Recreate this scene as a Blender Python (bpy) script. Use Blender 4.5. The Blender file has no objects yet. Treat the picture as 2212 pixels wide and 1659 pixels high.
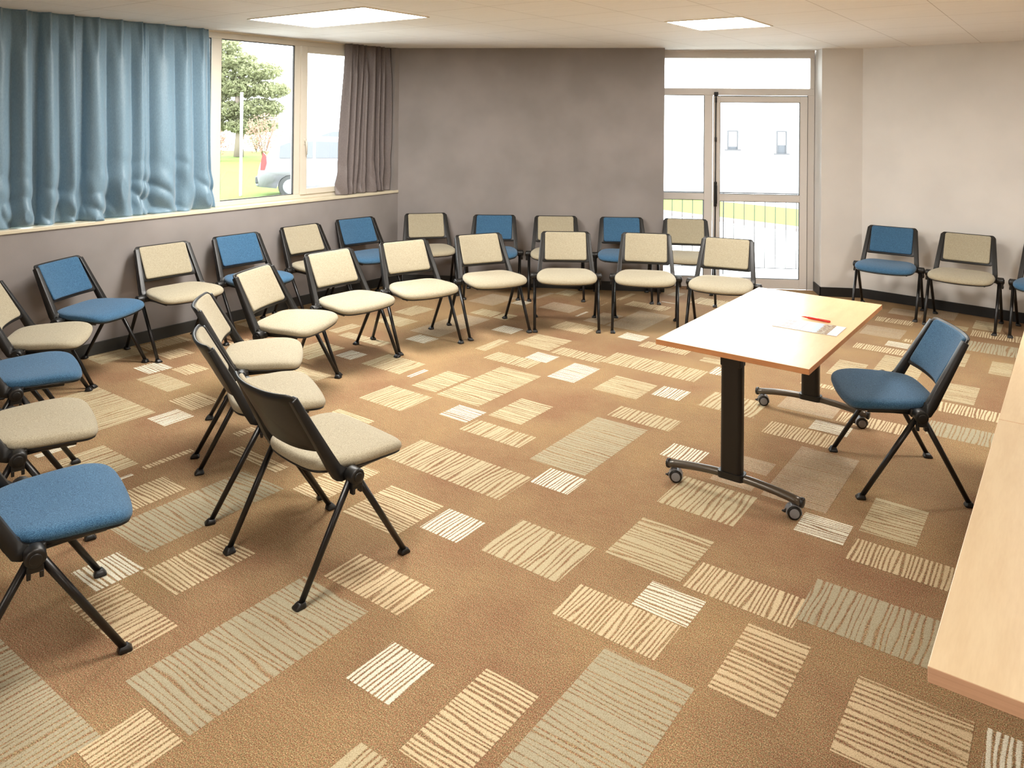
import bpy, bmesh, math, random
from mathutils import Matrix, Vector, noise

# ------------------------------------------------------------------ camera
scene = bpy.context.scene
COL = scene.collection
cam_data = bpy.data.cameras.new('camera')
cam = bpy.data.objects.new('camera', cam_data)
COL.objects.link(cam)
cam_data.sensor_fit = 'HORIZONTAL'
cam_data.sensor_width = 36.0
cam_data.lens = 1662.783 / 2212 * 36.0
cam_data.shift_x = (1106.0 - 1149.346) / 2212
cam_data.shift_y = (235.090 - 829.5) / 2212
cam_data.clip_start = 0.05
cam_data.clip_end = 300
cam.matrix_world = Matrix.Translation((0, 0, 1.88)) @ Matrix((
    (0.999956, -0.0093836, 0.0), (-6.92e-05, -0.0073729, -0.9999728),
    (0.0093834, 0.9999288, -0.0073732))).to_4x4()
scene.camera = cam

# ------------------------------------------------------------------ world, exposure
WORLD_STRENGTH = 6.0
PANEL_STRENGTH = 25.0
w = bpy.data.worlds.new('overcast_sky')
scene.world = w
w.use_nodes = True
w.node_tree.nodes['Background'].inputs[0].default_value = (0.93, 0.97, 1.0, 1)
w.node_tree.nodes['Background'].inputs[1].default_value = WORLD_STRENGTH
vs = scene.view_settings
vs.view_transform = 'Standard'
vs.look = 'None'
vs.gamma = 1.0
vs.exposure = 1.03
vs.use_curve_mapping = False
scene.cycles.use_denoising = True
scene.cycles.max_bounces = 10
scene.cycles.diffuse_bounces = 5
scene.cycles.transparent_max_bounces = 16
scene.cycles.sample_clamp_indirect = 6.0
scene.cycles.caustics_reflective = False
scene.cycles.caustics_refractive = False

# ------------------------------------------------------------------ helpers
YAW = 0.6172108          # the left wall, the carpet and the ceiling grid share this direction
CA, SA = math.cos(YAW), math.sin(YAW)
CEIL = 2.605


def W(a, b, z=0.0):
    return Vector((a * CA + b * SA, -a * SA + b * CA, z))


def lin(c):
    def f(v):
        return v / 12.92 if v <= 0.04045 else ((v + 0.055) / 1.055) ** 2.4
    return (f(c[0]), f(c[1]), f(c[2]), 1.0)


class G:
    """small node-graph writer"""
    def __init__(self, name):
        self.m = bpy.data.materials.new(name)
        self.m.use_nodes = True
        self.t = self.m.node_tree
        self.n = self.t.nodes
        self.p = self.n['Principled BSDF']

    def link(self, v, sock):
        if isinstance(v, bpy.types.NodeSocket):
            self.t.links.new(v, sock)
        elif v is not None:
            sock.default_value = v

    def coord(self, kind='Object', scale=(1, 1, 1), rot=(0, 0, 0)):
        c = self.n.new('ShaderNodeTexCoord')
        mp = self.n.new('ShaderNodeMapping')
        self.t.links.new(c.outputs[kind], mp.inputs[0])
        mp.inputs['Scale'].default_value = scale
        mp.inputs['Rotation'].default_value = rot
        return mp.outputs[0]

    def noise(self, vec, scale, detail=2.0, rough=0.5, out=0):
        q = self.n.new('ShaderNodeTexNoise')
        self.link(vec, q.inputs['Vector'])
        q.inputs['Scale'].default_value = scale
        q.inputs['Detail'].default_value = detail
        q.inputs['Roughness'].default_value = rough
        return q.outputs[out]

    def math(self, op, a, b=None, c=None):
        q = self.n.new('ShaderNodeMath')
        q.operation = op
        self.link(a, q.inputs[0])
        if b is not None:
            self.link(b, q.inputs[1])
        if c is not None:
            self.link(c, q.inputs[2])
        return q.outputs[0]

    def sep(self, v):
        q = self.n.new('ShaderNodeSeparateXYZ')
        self.link(v, q.inputs[0])
        return q.outputs

    def ramp(self, f, stops, mode='LINEAR'):
        q = self.n.new('ShaderNodeValToRGB')
        self.link(f, q.inputs[0])
        q.color_ramp.interpolation = mode
        e = q.color_ramp.elements
        while len(e) < len(stops):
            e.new(0.5)
        for i, (p, c) in enumerate(stops):
            e[i].position = p
            e[i].color = c if len(c) == 4 else lin(c)
        return q.outputs[0]

    def mix(self, f, a, b, mode='MIX'):
        q = self.n.new('ShaderNodeMix')
        q.data_type = 'RGBA'
        q.blend_type = mode
        self.link(f, q.inputs['Factor'])
        self.link(a if not (isinstance(a, tuple) and len(a) == 3) else lin(a), q.inputs['A'])
        self.link(b if not (isinstance(b, tuple) and len(b) == 3) else lin(b), q.inputs['B'])
        return q.outputs['Result']

    def bump(self, h, strength=0.3, dist=0.002):
        q = self.n.new('ShaderNodeBump')
        q.inputs['Strength'].default_value = strength
        q.inputs['Distance'].default_value = dist
        self.link(h, q.inputs['Height'])
        self.t.links.new(q.outputs[0], self.p.inputs['Normal'])

    def set(self, col=None, rough=0.5, spec=0.5, metal=0.0, **kw):
        if col is not None:
            self.link(lin(col) if isinstance(col, tuple) and len(col) == 3 else col, self.p.inputs['Base Color'])
        self.link(rough, self.p.inputs['Roughness'])
        self.p.inputs['Specular IOR Level'].default_value = spec
        self.p.inputs['Metallic'].default_value = metal
        for k_, v in kw.items():
            self.p.inputs[k_.replace('_', ' ')].default_value = v
        return self.m


# ------------------------------------------------------------------ materials
def carpet_base(g):
    v = g.coord()
    n1 = g.noise(v, 270, 2.5, 0.75)
    hue = g.noise(v, 150, 2.0, 0.6, out=0)
    warm = g.ramp(n1, [(0.30, (0.33, 0.23, 0.16)), (0.42, (0.54, 0.40, 0.27)), (0.50, (0.66, 0.50, 0.34)),
                       (0.58, (0.79, 0.65, 0.46)), (0.68, (0.95, 0.87, 0.70))])
    cool = g.ramp(n1, [(0.30, (0.32, 0.28, 0.20)), (0.42, (0.51, 0.45, 0.32)), (0.50, (0.63, 0.55, 0.40)),
                       (0.58, (0.76, 0.68, 0.50)), (0.68, (0.93, 0.88, 0.74))])
    red = g.ramp(n1, [(0.30, (0.36, 0.22, 0.17)), (0.42, (0.58, 0.37, 0.27)), (0.50, (0.69, 0.47, 0.35)),
                      (0.58, (0.81, 0.62, 0.47)), (0.68, (0.94, 0.83, 0.69))])
    f1 = g.ramp(hue, [(0.44, (0, 0, 0, 1)), (0.50, (1, 1, 1, 1))])
    f2 = g.ramp(hue, [(0.53, (0, 0, 0, 1)), (0.60, (1, 1, 1, 1))])
    tuft = g.mix(f2, g.mix(f1, cool, warm), red)
    n2 = g.noise(g.coord(scale=(1, 9, 1)), 15, 4, 0.65)
    n3 = g.noise(v, 1.35, 3, 0.55)
    blot = g.ramp(n3, [(0.36, (0.89, 0.82, 0.79)), (0.50, (0.95, 0.93, 0.89)), (0.64, (1.0, 0.99, 0.92))])
    streak = g.ramp(n2, [(0.3, (0.88, 0.85, 0.82)), (0.7, (1.0, 1.0, 1.0))])
    c = g.mix(1.0, tuft, blot, 'MULTIPLY')
    c = g.mix(1.0, c, streak, 'MULTIPLY')
    h = g.n.new('ShaderNodeHueSaturation')
    h.inputs['Saturation'].default_value = 0.88
    h.inputs['Value'].default_value = 1.0
    h.inputs['Hue'].default_value = 0.504
    g.link(c, h.inputs['Color'])
    return h.outputs[0], n1


def mat_carpet():
    g = G('carpet_pile')
    c, n1 = carpet_base(g)
    g.bump(n1, 0.5, 0.004)
    return g.set(c, 0.95, 0.1)


def mat_stripes(name, axis, pitch, frac, colour, jitter=0.42):
    """tufted light lines on the brown pile; axis is the coordinate the lines are counted along"""
    g = G(name)
    base, n1 = carpet_base(g)
    v = g.coord()
    s = g.sep(v)
    u = s[axis]
    stretch = (1, 0.13, 1) if axis == 0 else (0.13, 1, 1)
    wav = g.noise(g.coord(scale=stretch), 18, 1.5, 0.5)
    wav2 = g.noise(v, 210, 1.5, 0.6)
    t = g.math('DIVIDE', u, pitch)
    t = g.math('ADD', t, g.math('MULTIPLY', wav, jitter * 6.0))
    t = g.math('ADD', t, g.math('MULTIPLY', wav2, 0.42))
    f = g.math('FRACT', t)
    d = g.math('ABSOLUTE', g.math('SUBTRACT', f, 0.5))
    wn = g.noise(g.coord(scale=stretch), 13, 1, 0.5)
    thr = g.math('ADD', frac / 2.0 - 0.11, g.math('MULTIPLY', wn, 0.22))
    k_ = g.math('MULTIPLY', g.math('SUBTRACT', thr, d), 7.0)
    k_ = g.math('ADD', k_, 0.5)
    q = g.n.new('ShaderNodeClamp')
    g.link(k_, q.inputs[0])
    fine = g.noise(v, 300, 2, 0.6)
    tint = g.ramp(fine, [(0.3, (0.80, 0.77, 0.71)), (0.55, (1.0, 1.0, 1.0))])
    light = g.mix(1.0, colour, tint, 'MULTIPLY')
    c = g.mix(g.math('MULTIPLY', q.outputs[0], 0.93), base, light)
    h = g.math('ADD', g.math('MULTIPLY', q.outputs[0], 0.5), n1)
    g.bump(h, 0.5, 0.004)
    return g.set(c, 0.95, 0.1)


STRIPE = {'W': (0.0190, 0.62, (0.95, 0.94, 0.87)), 'S': (0.0270, 0.68, (0.80, 0.75, 0.62)),
          'G': (0.0235, 0.74, (0.72, 0.69, 0.59)), 'T': (0.0185, 0.58, (0.88, 0.81, 0.67)),
          'U': (0.0270, 0.60, (0.87, 0.79, 0.65)), 'P': (0.0140, 0.58, (0.76, 0.70, 0.61))}


def mat_plaster(name, colour, amt=0.04):
    g = G(name)
    v = g.coord()
    n = g.noise(v, 240, 3, 0.6)
    n2 = g.noise(v, 2.2, 3, 0.5)
    lo = tuple(max(0, c * (1 - amt)) for c in colour)
    hi = tuple(min(1, c * (1 + amt)) for c in colour)
    g.bump(n, 0.25, 0.002)
    return g.set(g.ramp(n2, [(0.35, lo), (0.65, hi)]), 0.85, 0.25)


def mat_ceiling():
    g = G('ceiling_tiles')
    v = g.coord()
    s = g.sep(v)

    def seam(x, pitch, off, wd):
        f = g.math('FRACT', g.math('ADD', g.math('DIVIDE', x, pitch), off))
        d = g.math('ABSOLUTE', g.math('SUBTRACT', f, 0.5))
        return g.math('GREATER_THAN', d, 0.5 - wd)
    m1 = seam(s[0], 0.62, 0.2258, 0.0035)
    m2 = seam(s[1], 0.685, 0.0949, 0.0035)
    m = g.math('MAXIMUM', m1, m2)
    grain = g.noise(g.coord(scale=(0.12, 6, 1)), 22, 3, 0.6)
    c = g.ramp(grain, [(0.3, (0.935, 0.920, 0.900)), (0.7, (0.970, 0.955, 0.935))])
    c = g.mix(g.math('MULTIPLY', m, 0.55), c, (0.52, 0.44, 0.36))
    g.bump(grain, 0.12, 0.002)
    return g.set(c, 0.8, 0.2)


def mat_fabric(name, dark, mid, light):
    g = G(name)
    v = g.coord()
    a = g.noise(g.coord(scale=(1, 0.35, 1)), 640, 2, 0.6)
    b = g.noise(g.coord(scale=(0.3, 1, 1)), 640, 2, 0.6)
    n = g.math('ADD', g.math('MULTIPLY', a, 0.5), g.math('MULTIPLY', b, 0.5))
    c = g.ramp(n, [(0.38, dark), (0.50, mid), (0.62, light)])
    g.bump(n, 0.18, 0.001)
    m = g.set(c, 0.9, 0.15)
    g.p.inputs['Sheen Weight'].default_value = 0.15
    g.p.inputs['Sheen Roughness'].default_value = 0.6
    return m


def mat_wood(name, c0, c1, axis_scale=(1.2, 14, 14), rough=0.32):
    g = G(name)
    v = g.coord(scale=axis_scale)
    n = g.noise(v, 3.2, 4, 0.62)
    n2 = g.noise(g.coord(scale=(axis_scale[0] * 9, axis_scale[1] * 9, 9)), 3.0, 2, 0.5)
    f = g.math('ADD', g.math('MULTIPLY', n, 0.75), g.math('MULTIPLY', n2, 0.25))
    return g.set(g.ramp(f, [(0.36, c0), (0.62, c1)]), rough, 0.5)


def mat_plain(name, colour, rough=0.5, spec=0.5, metal=0.0, bump=0.0, bscale=300):
    g = G(name)
    n = g.noise(g.coord(), bscale, 2, 0.6)
    lo = tuple(c * 0.95 for c in colour)
    m = g.set(g.ramp(n, [(0.3, lo), (0.7, colour)]), rough, spec, metal)
    if bump:
        g.bump(n, bump, 0.001)
    return m


def mat_emit(name, colour, strength):
    m = bpy.data.materials.new(name)
    m.use_nodes = True
    t = m.node_tree
    t.nodes.remove(t.nodes['Principled BSDF'])
    e = t.nodes.new('ShaderNodeEmission')
    e.inputs[0].default_value = colour
    e.inputs[1].default_value = strength
    t.links.new(e.outputs[0], t.nodes['Material Output'].inputs[0])
    return m


def mat_glass():
    m = bpy.data.materials.new('window_glass')
    m.use_nodes = True
    t = m.node_tree
    t.nodes.remove(t.nodes['Principled BSDF'])
    tr = t.nodes.new('ShaderNodeBsdfTransparent')
    gl = t.nodes.new('ShaderNodeBsdfGlossy')
    gl.inputs['Roughness'].default_value = 0.02
    tr.inputs[0].default_value = (0.95, 0.97, 0.96, 1)
    fr = t.nodes.new('ShaderNodeFresnel')
    fr.inputs[0].default_value = 1.35
    mx = t.nodes.new('ShaderNodeMixShader')
    t.links.new(fr.outputs[0], mx.inputs[0])
    t.links.new(tr.outputs[0], mx.inputs[1])
    t.links.new(gl.outputs[0], mx.inputs[2])
    t.links.new(mx.outputs[0], t.nodes['Material Output'].inputs[0])
    return m


def mat_satin(name, c0, c1, sheen=0.3, rough=0.45):
    g = G(name)
    n = g.noise(g.coord(scale=(1, 1, 0.2)), 260, 2, 0.6)
    m = g.set(g.ramp(n, [(0.3, c0), (0.7, c1)]), rough, 0.45)
    g.p.inputs['Sheen Weight'].default_value = sheen
    g.bump(n, 0.15, 0.001)
    return m


M = {}
M['carpet'] = mat_carpet()
M['wall_taupe'] = mat_plaster('taupe_wall_paint', (0.580, 0.555, 0.545))
M['wall_cream'] = mat_plaster('cream_wall_paint', (0.880, 0.865, 0.845), 0.015)
M['ceiling'] = mat_ceiling()
M['skirting'] = mat_plain('black_skirting', (0.13, 0.13, 0.13), 0.5)
M['skirting_grey'] = mat_plain('dark_grey_skirting', (0.23, 0.23, 0.22), 0.5)
M['beige'] = mat_fabric('beige_fabric', (0.52, 0.485, 0.405), (0.65, 0.612, 0.52), (0.755, 0.72, 0.63))
M['blue'] = mat_fabric('blue_fabric', (0.11, 0.23, 0.34), (0.21, 0.37, 0.50), (0.35, 0.51, 0.63))
M['black_plastic'] = mat_plain('black_plastic', (0.075, 0.068, 0.060), 0.42, 0.5, 0, 0.15, 500)
M['black_metal'] = mat_plain('black_powder_coat', (0.060, 0.050, 0.047), 0.35, 0.5)
M['beech'] = mat_wood('beech_laminate', (0.925, 0.775, 0.580), (0.960, 0.825, 0.640), (6, 1.0, 6), 0.28)
M['beech_edge'] = mat_wood('beech_edge_band', (0.74, 0.50, 0.32), (0.82, 0.58, 0.38), (1, 1, 10), 0.45)
M['maple'] = mat_wood('maple_laminate', (0.855, 0.755, 0.600), (0.890, 0.800, 0.650), (6, 0.7, 6), 0.38)
M['maple_edge'] = mat_wood('ridged_edge_band', (0.86, 0.69, 0.56), (0.90, 0.74, 0.61), (1, 1, 160), 0.45)
M['grey_plastic'] = mat_plain('caster_grey', (0.52, 0.52, 0.53), 0.4)
M['bronze'] = mat_plain('dark_bronze_tube', (0.34, 0.31, 0.27), 0.28, 0.6, 0.4)
M['aluminium'] = mat_plain('brushed_aluminium_frame', (0.88, 0.86, 0.84), 0.42, 0.5, 0.0)
M['pvc'] = mat_plain('white_window_frame', (0.86, 0.83, 0.77), 0.4)
M['sill'] = mat_plain('cream_sill', (0.86, 0.82, 0.72), 0.4)
M['gasket'] = mat_plain('dark_gasket', (0.16, 0.15, 0.15), 0.6)
M['glass'] = mat_glass()
M['blue_satin'] = mat_satin('blue_satin_curtain', (0.42, 0.53, 0.60), (0.49, 0.60, 0.67))
M['plum_satin'] = mat_satin('taupe_satin_curtain', (0.42, 0.385, 0.375), (0.49, 0.45, 0.44), 0.2)
M['panel'] = mat_emit('lit_diffuser', (1.0, 0.965, 0.91, 1), PANEL_STRENGTH)
M['panel_dim'] = mat_emit('dimmed_lit_diffuser', (1.0, 0.955, 0.89, 1), PANEL_STRENGTH * 0.85)  # same diffuser with weaker emission, toned down for the light on the chairs
M['panel_frame'] = mat_plain('white_light_frame', (0.92, 0.88, 0.80), 0.5)
for c_, (pitch, fr_, colr) in STRIPE.items():
    for ax, nm in ((0, 'b'), (1, 'a')):
        M[c_ + nm] = mat_stripes('carpet_lines_%s_%s' % ({'W': 'cream', 'S': 'sand', 'G': 'sage', 'T': 'wheat', 'P': 'fine', 'U': 'straw'}[c_],
                                                       'long' if nm == 'b' else 'cross'), ax, pitch, fr_, colr)


# ------------------------------------------------------------------ mesh helpers
class MB:
    def __init__(self):
        self.bm = bmesh.new()

    def box(self, x0, x1, y0, y1, z0, z1, mi=0, bevel=0.0, mat=None):
        vs_ = [self.bm.verts.new((x, y, z)) for x in (x0, x1) for y in (y0, y1) for z in (z0, z1)]
        if mat is not None:
            for v in vs_:
                v.co = mat @ v.co
        idx = ((0, 1, 3, 2), (4, 6, 7, 5), (0, 4, 5, 1), (2, 3, 7, 6), (0, 2, 6, 4), (1, 5, 7, 3))
        fs = []
        for q in idx:
            f = self.bm.faces.new([vs_[i] for i in q])
            f.material_index = mi
            fs.append(f)
        if bevel:
            es = list({e for f in fs for e in f.edges})
            bmesh.ops.bevel(self.bm, geom=es, offset=bevel, segments=2, affect='EDGES', profile=0.5)
        return self

    def ring_loft(self, rings, close_top=True, close_bot=True, mi=0, smooth=True):
        prev = None
        first = None
        for r in rings:
            cur = [self.bm.verts.new(p) for p in r]
            if prev:
                n = len(cur)
                for i in range(n):
                    f = self.bm.faces.new((prev[i], prev[(i + 1) % n], cur[(i + 1) % n], cur[i]))
                    f.smooth = smooth
                    f.material_index = mi
            else:
                first = cur
            prev = cur
        if close_bot:
            f = self.bm.faces.new(list(reversed(first)))
            f.smooth = smooth
            f.material_index = mi
        if close_top:
            f = self.bm.faces.new(prev)
            f.smooth = smooth
            f.material_index = mi
        return self

    def tube(self, pts, r, n=14, mi=0, rr=None, flat=1.0):
        pts = [Vector(p) for p in pts]
        rings = []
        up = Vector((0.13, 0.05, 1)).normalized()
        for i, p in enumerate(pts):
            t = (pts[min(i + 1, len(pts) - 1)] - pts[max(i - 1, 0)]).normalized()
            if abs(t.dot(up)) > 0.98:
                up = Vector((1, 0, 0))
            s = t.cross(up).normalized()
            u = s.cross(t).normalized()
            q = rr[i] if rr else r
            rings.append([p + s * math.cos(2 * math.pi * j / n) * q + u * math.sin(2 * math.pi * j / n) * q * flat
                          for j in range(n)])
        return self.ring_loft(rings, mi=mi)

    def cyl(self, a, b, r, n=24, mi=0, bev=0.0):
        a, b = Vector(a), Vector(b)
        d = (b - a).normalized()
        if bev:
            return self.tube([a, a + d * bev * 0.3, a + d * bev, b - d * bev, b - d * bev * 0.3, b], r, n, mi,
                             rr=[r - bev, r - bev * 0.3, r, r, r - bev * 0.3, r - bev])
        return self.tube([a, b], r, n, mi)

    def prism(self, poly, z0, z1, mi=0):
        return self.ring_loft([[Vector((p[0], p[1], z0)) for p in poly], [Vector((p[0], p[1], z1)) for p in poly]],
                              mi=mi, smooth=False)

    def blob(self, c, r, seed=0, sub=2, amp=0.25, scale=(1, 1, 1), mi=0):
        res = bmesh.ops.create_icosphere(self.bm, subdivisions=sub, radius=1.0)
        c = Vector(c)
        for v in res['verts']:
            n = noise.noise(v.co * 1.7 + Vector((seed * 3.1, seed, 0)))
            k_ = r * (1 + amp * n)
            v.co = Vector((v.co.x * scale[0], v.co.y * scale[1], v.co.z * scale[2])) * k_ + c
        for f in {f for v in res['verts'] for f in v.link_faces}:
            f.smooth = True
            f.material_index = mi
        return self

    def build(self, name, mats, parent=None, loc=None, rz=None, auto=False):
        bmesh.ops.recalc_face_normals(self.bm, faces=self.bm.faces[:])
        me = bpy.data.meshes.new(name)
        self.bm.to_mesh(me)
        self.bm.free()
        if not isinstance(mats, (list, tuple)):
            mats = [mats]
        for m in mats:
            me.materials.append(m)
        o = bpy.data.objects.new(name, me)
        COL.objects.link(o)
        if parent:
            o.parent = parent
        if loc is not None:
            o.location = loc
        if rz is not None:
            o.rotation_euler = (0, 0, rz)
        return o


def tag(o, label=None, cat=None, group=None, kind=None):
    if label:
        o['label'] = label
    if cat:
        o['category'] = cat
    if group:
        o['group'] = group
    if kind:
        o['kind'] = kind
    return o


def empty(name, loc, rz=0.0, label=None, cat=None, group=None, kind=None):
    o = bpy.data.objects.new(name, None)
    COL.objects.link(o)
    o.empty_display_size = 0.1
    o.location = loc
    o.rotation_euler = (0, 0, rz)
    return tag(o, label, cat, group, kind)


def copy_tree(o, parent=None):
    c = o.copy()
    COL.objects.link(c)
    if parent:
        c.parent = parent
        c.matrix_parent_inverse = o.matrix_parent_inverse.copy()
    for ch in list(o.children):
        copy_tree(ch, c)
    return c


def rounded(w0, h0, r, n=6, cx=0.0, cy=0.0):
    out = []
    for (sx, sy, a0) in ((1, 1, 0), (-1, 1, 90), (-1, -1, 180), (1, -1, 270)):
        for i in range(n + 1):
            t = math.radians(a0 + 90 * i / n)
            out.append((cx + sx * (w0 - r) + r * math.cos(t), cy + sy * (h0 - r) + r * math.sin(t)))
    return out

# chair poses: x, y, turn
POSES = {
    'D1': (1.945, 4.046, 1.4336),
    'I1': (-0.914, 3.287, -0.7257),
    'I2': (-1.374, 3.875, -1.0785),
    'I3': (-1.658, 4.516, -1.3061),
    'I4': (-1.685, 5.272, -1.8150),
    'I5': (-1.403, 5.903, -2.2544),
    'I6': (-0.945, 6.377, -2.5107),
    'I7': (-0.371, 6.768, -2.6723),
    'I8': (0.320, 6.931, 3.1338),
    'I9': (1.027, 6.885, 2.9807),
    'I10': (1.665, 6.646, 2.7566),
    'R1': (3.477, 7.495, 2.5507),
    'R2': (3.974, 7.072, 2.4889),
    'R3': (4.483, 6.683, 2.4614),
    'O1': (-1.780, 2.747, -0.9202),
    'O2': (-2.299, 3.449, -0.9364),
    'O3': (-2.794, 4.170, -0.9243),
    'O4': (-3.121, 4.829, -1.2404),
    'O5': (-3.206, 5.557, -1.7216),
    'O6': (-2.875, 6.189, -2.2289),
    'O7': (-2.422, 6.675, -2.2355),
    'O8': (-2.072, 7.293, -2.2308),
    'O9': (-1.651, 7.780, -2.3698),
    'O10': (-1.090, 8.211, -2.8905),
    'O11': (-0.396, 8.074, 3.1341),
    'O12': (0.263, 8.044, 3.1341),
    'O13': (0.952, 8.027, 3.0951),
    'O14': (1.593, 7.924, 2.9814),
}

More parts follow.
